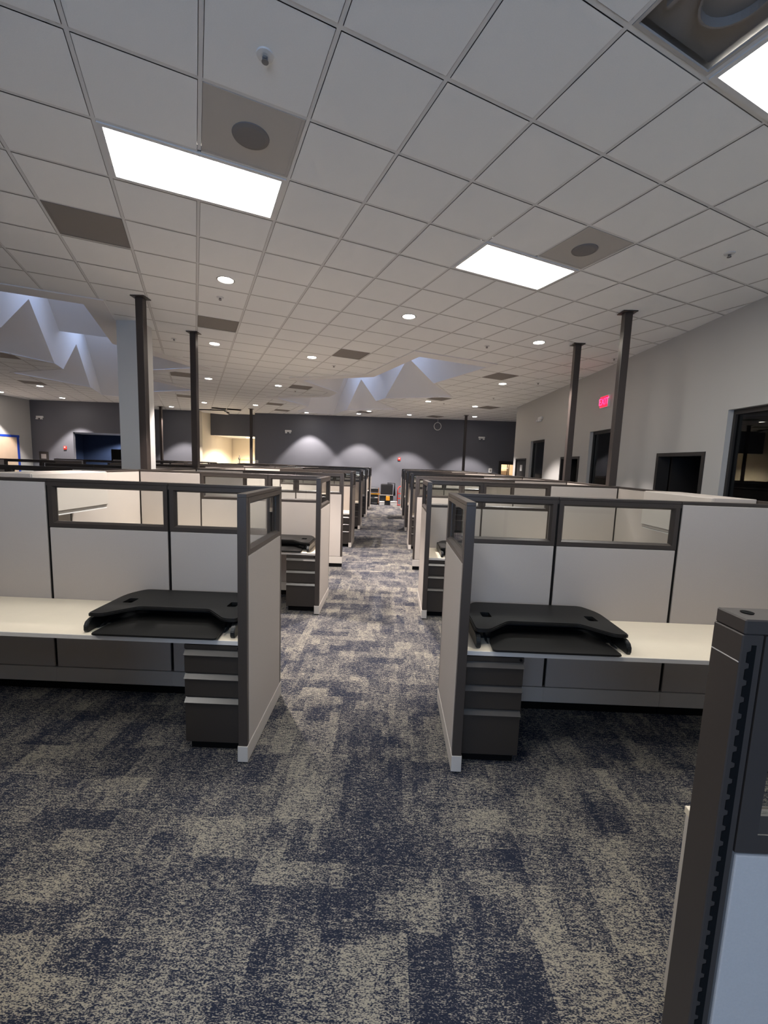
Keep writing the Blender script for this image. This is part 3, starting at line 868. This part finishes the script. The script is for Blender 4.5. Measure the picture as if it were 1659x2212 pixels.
# ------------------------------------------------------------------ things on walls
def text_mesh(s, size, depth):
    cu = bpy.data.curves.new('txt', 'FONT'); cu.body = s; cu.size = size; cu.extrude = depth; cu.align_x = 'CENTER'; cu.align_y = 'CENTER'
    o = bpy.data.objects.new('txt', cu); COL.objects.link(o)
    bpy.context.view_layer.update()
    me = bpy.data.meshes.new_from_object(o.evaluated_get(bpy.context.evaluated_depsgraph_get()))
    bpy.data.objects.remove(o); bpy.data.curves.remove(cu)
    return me
t = thing('exit_sign', 'glowing red EXIT sign high on the right wall', 'exit sign', (XR, 8.70, 3.12))
MB().box(-0.045, 0.0, -0.165, 0.165, 0.0, 0.235, 0.004).build('housing', M['white'], t)
MB().box(-0.047, -0.0455, -0.155, 0.155, 0.01, 0.225).build('face', M['exitdim'], t)
me = text_mesh('EXIT', 0.19, 0.001); me.materials.append(M['exit'])
o = bpy.data.objects.new('lettering', me); COL.objects.link(o); o.parent = t
o.location = (-0.049, 0, 0.115); o.rotation_euler = (PI / 2, 0, -PI / 2)

def make_emergency(label, loc, rot):
    t = thing('emergency_light', label, 'emergency light', loc, rot, 'white twin-head emergency lights')
    MB().box(-0.15, 0.15, -0.05, 0.0, 0.0, 0.085, 0.015, 2).build('housing', M['white'], t)
    for s in (-1, 1):
        MB().lathe([(0.02, 0.0), (0.045, -0.02), (0.05, -0.06), (0.0004, -0.062)], s * 0.09, -0.06, 14).build('device_head', M['white'], t)
    return t
make_emergency('white emergency light on the back wall left of the bright patches', (-4.8, 19.4, 3.12), 0)
make_emergency('white emergency light on the back wall near the far right pole', (4.08, 19.4, 3.12), 0)
make_emergency('white emergency light on the far left slate wall', (-14.58, 17.3, 3.21), 0)
make_emergency('white emergency light on the right wall', (XR, 12.4, 3.26), -PI / 2)
def alarm(label, x, y, z):
    t = thing('fire_alarm', label, 'fire alarm', (x, y, z), 0)
    MB().box(-0.06, 0.06, -0.035, 0, -0.07, 0.07, 0.006).build('housing', M['red'], t)
    MB().box(-0.03, 0.03, -0.045, -0.0355, 0.0, 0.04, 0.004).build('strobe_lens', M['white'], t)
alarm('small red fire alarm on the back wall above the aisle end', 0.35, 19.4, 2.06)
alarm('small red fire alarm on the slate wall beside the dark opening at left', -13.59, 17.3, 2.02)
def wall_box(name, label, cat, x0, x1, y, z0, z1, m, d=0.03):
    t = thing(name, label, cat, ((x0 + x1) / 2, y, (z0 + z1) / 2)); w = (x1 - x0) / 2; h = (z1 - z0) / 2
    MB().box(-w, w, -d, 0, -h, h, 0.004).build('cover', m, t)
    MB().box(-w * .55, w * .55, -d - .006, -d - .0005, -h * .5, h * .5, 0.002).build('face_insert', M['metal'], t)
wall_box('thermostat', 'small white wall control right of the bright alcove', 'wall control', -6.33, -6.19, 19.4, 1.66, 1.78, M['white'])
wall_box('thermostat', 'small pale wall control on the back wall near its right door', 'wall control', 4.49, 4.64, 19.4, 1.58, 1.78, M['white'])
wall_box('wall_panel', 'black wall panel at far left beneath the emergency light', 'wall panel', -14.70, -14.31, 17.3, 1.45, 1.83, M['dframe'])

# papered area with blue tape on the left wall
t = thing('masking_paper', 'tan paper masked with blue tape on the far left wall', 'masking paper', (XL, 15.4, 0))
MB().box(0.001, 0.006, -1.6, 1.2, 0.0, 2.36).build('paper_sheet', M['kraft'], t)
MB().box(0.0065, 0.010, -1.6, 1.32, 2.36, 2.45).box(0.0065, 0.010, 1.2, 1.30, 0.0, 2.36).build('blue_tape', M['tape'], t)

# dark boxes in the navy room
for x0, x1, z1, lb in ((-12.55, -11.85, 2.05, 'tall black cabinet inside the navy room, left one'), (-11.75, -11.2, 2.0, 'tall black cabinet inside the navy room, right one')):
    t = thing('storage_cabinet', lb, 'cabinet', ((x0 + x1) / 2, 18.6, 0)); w = (x1 - x0) / 2
    MB().box(-w, w, 0, 0.4, 0, z1, 0.005).build('body', M['slot'], t)
    MB().box(-w + .01, w - .01, -0.02, -0.001, 0.05, z1 - .02, 0.003).build('door', M['slot'], t)
    MB().box(w * .4, w * .55, -0.035, -0.021, z1 * .84, z1 * .9).build('handle', M['metal'], t)
t = thing('recessed_downlight', 'lit round downlight inside the navy room at left', 'downlight', (-11.55, 17.9, 2.72))
MB().lathe([(0.098, 0.012), (0.105, -0.002), (0.100, -0.006), (0.088, -0.004), (0.086, 0.012)], n=28).build('trim_ring', M['metal'], t)
MB().lathe([(0.085, 0.004), (0.083, -0.003), (0.0004, -0.003)], n=28).build('lens', M['lens'], t)
spot('navy_lamp', (-12.6, 19.2, 2.69), 200, 150)
# small white boxed device on a stand in the nearest doorway
t = thing('box_stand', 'pale square box on a dark stand inside the nearest right doorway', 'device', (XR + 0.55, 6.92, 0))
MB().lathe([(0.13, 0.0), (0.12, 0.02), (0.015, 0.025), (0.014, 0.03)], n=20).build('base', M['slot'], t)
MB().cyl(0.014, (0, 0, 0.028), (0, 0, 1.86)).build('pole', M['slot'], t)
MB().box(-0.07, 0.07, -0.07, 0.07, 1.86, 1.99, 0.006).build('device_head', M['white'], t)

# rail and post in the bright alcove
t = thing('handrail', 'brown wooden rail on a post inside the bright alcove', 'rail', (-7.3, 21.4, 0))
MB().box(-0.45, 0.45, -0.03, 0.03, 1.74, 1.80, 0.004).box(0.32, 0.36, -0.02, 0.02, 0, 1.95).box(0.41, 0.45, -0.02, 0.02, 0, 1.95).build('rail', M['wood'], t)
MB().lathe([(0.03, 0.0), (0.03, 1.75), (0.06, 1.78), (0.06, 1.86), (0.02, 1.90), (0.02, 2.0)], -0.5, 0, 12).build('post', M['dframe'], t)
t = thing('alcove_light', 'lit ceiling lamp inside the bright alcove', 'ceiling light', (-6.95, 20.75, 2.9))
MB().box(-0.28, 0.28, -0.1, 0.1, -0.03, -0.001, 0.004).build('lamp_body', M['white'], t)
MB().box(-0.26, 0.26, -0.09, 0.09, -0.036, -0.0305).build('diffuser', M['tube'], t)
t = thing('store_light', 'lit ceiling lamp in the room beyond the back right door', 'ceiling light', (5.4, 20.5, 2.7))
MB().box(-0.3, 0.3, -0.1, 0.1, -0.03, -0.001, 0.004).build('lamp_body', M['white'], t)
MB().box(-0.28, 0.28, -0.09, 0.09, -0.036, -0.0305).build('diffuser', M['tube'], t)
t = thing('shelf_rack', 'dark rack with pale shelves in the room beyond the back right door', 'shelf', (5.55, 21.1, 0))
r_ = MB()
for x in (-0.3, 0.3):
    for y in (-0.15, 0.15): r_.box(x - .015, x + .015, y - .015, y + .015, 0, 2.0)
r_.build('upright', M['dframe'], t)
for z in (0.4, 0.9, 1.4, 1.8): MB().box(-0.3, 0.3, -0.16, 0.16, z, z + 0.02).build('shelf_board', M['white'], t)

# displaced tile by the alcove
t = thing('loose_ceiling_grille', 'loose white grille hanging below the ceiling at the alcove corner', 'ceiling grille', (-8.0, 18.8, CEIL))
MB().box(-0.6, 0.6, -0.28, -0.26, -0.05, -0.012).box(-0.6, 0.6, 0.26, 0.28, -0.10, -0.06).box(-0.6, -0.58, -0.26, 0.26, -0.06, -0.03).box(0.58, 0.6, -0.26, 0.26, -0.08, -0.05).build('grille_frame', M['dframe'], t)
MB().poly([(-0.58, -0.26, -0.04), (0.58, -0.26, -0.05), (0.58, 0.26, -0.16), (-0.58, 0.26, -0.10)]).build('panel', M['white'], t)
MB().cyl(0.003, (-0.55, -0.2, -0.04), (-0.55, -0.2, 0.0), 6).cyl(0.003, (0.55, -0.2, -0.05), (0.55, -0.2, 0.0), 6).build('hanger', M['metal'], t)

# coil of white cable hung from the ceiling near the back wall
t = thing('hanging_cable_coil', 'white ring of coiled cable hanging from the ceiling before the back wall', 'cable coil', (1.93, 18.33, CEIL))
ci_ = MB()
for k in range(3):
    ci_.tube([(0.15 * math.cos(a) , 0.015 * (k - 1), -0.42 + 0.16 * math.sin(a)) for a in [2 * PI * j / 28 for j in range(28)]], 0.011, 7, True)
ci_.build('cable_loops', M['white'], t, smooth=True)
MB().tube([(0, 0, -0.27), (0.004, 0, -0.12), (0, 0, -0.002)], 0.006, 6).build('hanging_lead', M['white'], t)

# ------------------------------------------------------------------ clutter at the aisle end
t = thing('parts_cart', 'black two-tier cart with yellow edges at the left of the aisle end', 'cart', (-0.72, 18.75, 0))
MB().box(-0.2, 0.2, -0.25, 0.25, 0.08, 0.30, 0.01).box(-0.2, 0.2, -0.25, 0.25, 0.34, 0.44, 0.01).build('lower_bin', M['rubber'], t)
MB().box(-0.2, 0.2, -0.25, 0.25, 0.54, 0.74, 0.02).build('upper_bin', M['rubber'], t)
for x in (-0.19, 0.19): MB().box(x - .012, x + .012, -0.262, -0.238, 0.05, 0.76).build('upright', M['wood'], t)
MB().box(-0.24, 0.26, -0.27, 0.25, 0.46, 0.485).build('tray_board', M['orange'], t)
MB().box(0.02, 0.16, -0.26, -0.12, 0.30, 0.335).build('white_box', M['white'], t)
for x in (-0.15, 0.15):
    for y in (-0.18, 0.18): MB().cyl(0.04, (x - .015, y, 0.04), (x + .015, y, 0.04), 12).build('wheel', M['slot'], t)
t = thing('tool_chest', 'black rolling tool chest with a yellow latch at the aisle end', 'tool chest', (-0.17, 18.7, 0))
MB().box(-0.30, 0.30, -0.22, 0.22, 0.06, 0.42, 0.03, 2).build('lower_box', M['rubber'], t)
MB().box(-0.27, 0.27, -0.2, 0.2, 0.425, 0.93, 0.04, 2).build('upper_box', M['cloth'], t)
MB().box(-0.02, 0.15, -0.245, -0.221, 0.20, 0.40, 0.01).build('latch', M['orange'], t)
MB().box(-0.28, 0.28, -0.24, -0.205, 0.43, 0.455).build('seam_strip', M['base'], t)
for x in (-0.24, 0.24): MB().cyl(0.06, (x - .02, 0.12, 0.06), (x + .02, 0.12, 0.06), 14).build('wheel', M['slot'], t)
c_ = MB()
pts = []
for i in range(11):
    for j in range(9):
        u, v = i / 10, j / 8
        z = 0.97 - 0.55 * max(0, v - 0.25) / 0.75 * (1 if v > .25 else 0)
        y = -0.20 + 0.30 * (1 - u) if v < .25 else -0.23 + 0.4 * u + 0.02 * math.sin(9 * u)
        x = 0.02 + 0.33 * min(1, v / 0.25) + 0.05 * math.sin(7 * u) * v
        pts.append(c_.bm.verts.new((x, y, z + 0.01 * math.sin(11 * u + 5 * v))))
for i in range(10):
    for j in range(8): c_.bm.faces.new((pts[i * 9 + j], pts[(i + 1) * 9 + j], pts[(i + 1) * 9 + j + 1], pts[i * 9 + j + 1]))
bmesh.ops.solidify(c_.bm, geom=c_.bm.faces[:], thickness=0.012)
tag(c_.build('draped_jacket', M['cloth'], loc=(-0.17, 18.7, 0.0), smooth=True), 'black jacket draped over the right side of the tool chest', 'jacket')
for x, y, w, h, lb in ((-0.36, 18.35, 0.22, 0.17, 'small white carton on the carpet before the tool chest'), (0.16, 18.35, 0.30, 0.19, 'flat white carton leaning low, right of the tool chest')):
    t = thing('carton', lb, 'carton', (x, y, 0)); MB().box(-w / 2, w / 2, -0.06, 0.06, 0, h, 0.004).build('box', M['white'], t)
    MB().box(-w / 2 + .01, w / 2 - .01, -0.063, -0.0605, h - .05, h - .02).build('lid_edge', M['base'], t)
t = thing('hand_truck', 'red hand truck partly behind the last right end panel', 'hand truck', (0.46, 18.65, 0))
for x in (-0.14, 0.14): MB().tube([(x, 0, 0.05), (x, 0, 0.6), (x * 0.9, 0.02, 0.74), (x * 0.5, 0.03, 0.82), (0, 0.03, 0.84)], 0.022, 8).build('side_tube', M['red'], t)
MB().box(-0.14, 0.14, -0.012, 0.012, 0.28, 0.32).box(-0.14, 0.14, -0.012, 0.012, 0.5, 0.54).build('cross_bar', M['red'], t)
MB().box(-0.16, 0.16, -0.2, 0.0, 0.01, 0.02).build('toe_plate', M['red'], t)
for x in (-0.19, 0.19): MB().cyl(0.09, (x - .02, 0.08, 0.09), (x + .02, 0.08, 0.09), 16).build('wheel', M['slot'], t)

# ------------------------------------------------------------------ light, world, camera
w = bpy.data.worlds.new('sky'); SC.world = w; w.use_nodes = True
bg = w.node_tree.nodes['Background']
bg.inputs['Color'].default_value = (0.34, 0.52, 1.0, 1)
bg.inputs['Strength'].default_value = 0.5
spot('alcove_lamp', (-6.95, 20.75, 2.84), 800, 150, 0.6, (1.0, 0.86, 0.66))
spot('store_lamp', (5.4, 20.5, 2.62), 50, 150, 0.6, (1.0, 0.85, 0.65))
# daylight coming through the window behind the viewpoint and through the roof lights
def area(name, loc, rot, sx, sy, power, col):
    l = bpy.data.lights.new(name, 'AREA'); l.shape = 'RECTANGLE'; l.size = sx; l.size_y = sy; l.energy = power; l.color = col
    o = bpy.data.objects.new(name, l); COL.objects.link(o); o.location = loc; o.rotation_euler = rot
    return o
area('window_daylight', ((WX0 + WX1) / 2, YB - 0.2, (WZ0 + WZ1) / 2), (PI / 2, 0, 0), WX1 - WX0, WZ1 - WZ0, 62, (0.50, 0.68, 1.0))
for k, c0 in enumerate((7.57, -3.48)):
    for r0, r1, pw in ((12.7, 15.4, 5.0), (19.0, 21.5, 5.0)):
        x, y = gw(c0 + (0.2 if k == 0 else -0.2), (r0 + r1) / 2)
        a = area('skylight_daylight', (x, y, CEIL + HT - 0.02), (0, 0, GA), 1.4, (r1 - r0) * CELL, pw, (0.58, 0.70, 1.0))

f_px = 899.64
cam = bpy.data.cameras.new('camera')
cam.sensor_fit = 'VERTICAL'; cam.sensor_height = 36.0; cam.sensor_width = 27.0
cam.lens = 36.0 * f_px / 2212.0
cam.clip_start = 0.02; cam.clip_end = 100
co = bpy.data.objects.new('camera', cam); COL.objects.link(co)
pitch, roll = -0.11673654, 0.03507644
cp, sp = math.cos(pitch), math.sin(pitch)
fw = Vector((0, cp, sp)); up = Vector((0, -sp, cp)); rt = Vector((1, 0, 0))
c, s = math.cos(roll), math.sin(roll)
r2 = rt * c + up * s; u2 = -rt * s + up * c
R = Matrix((r2, u2, -fw)).transposed()
R = Matrix.Rotation(THETA, 3, 'Z') @ R
co.matrix_world = Matrix.Translation((0, 0, HC)) @ R.to_4x4()
SC.camera = co

SC.view_settings.view_transform = 'Standard'
SC.view_settings.look = 'None'
SC.view_settings.gamma = 1.0
SC.view_settings.use_curve_mapping = False
SC.view_settings.exposure = 1.48
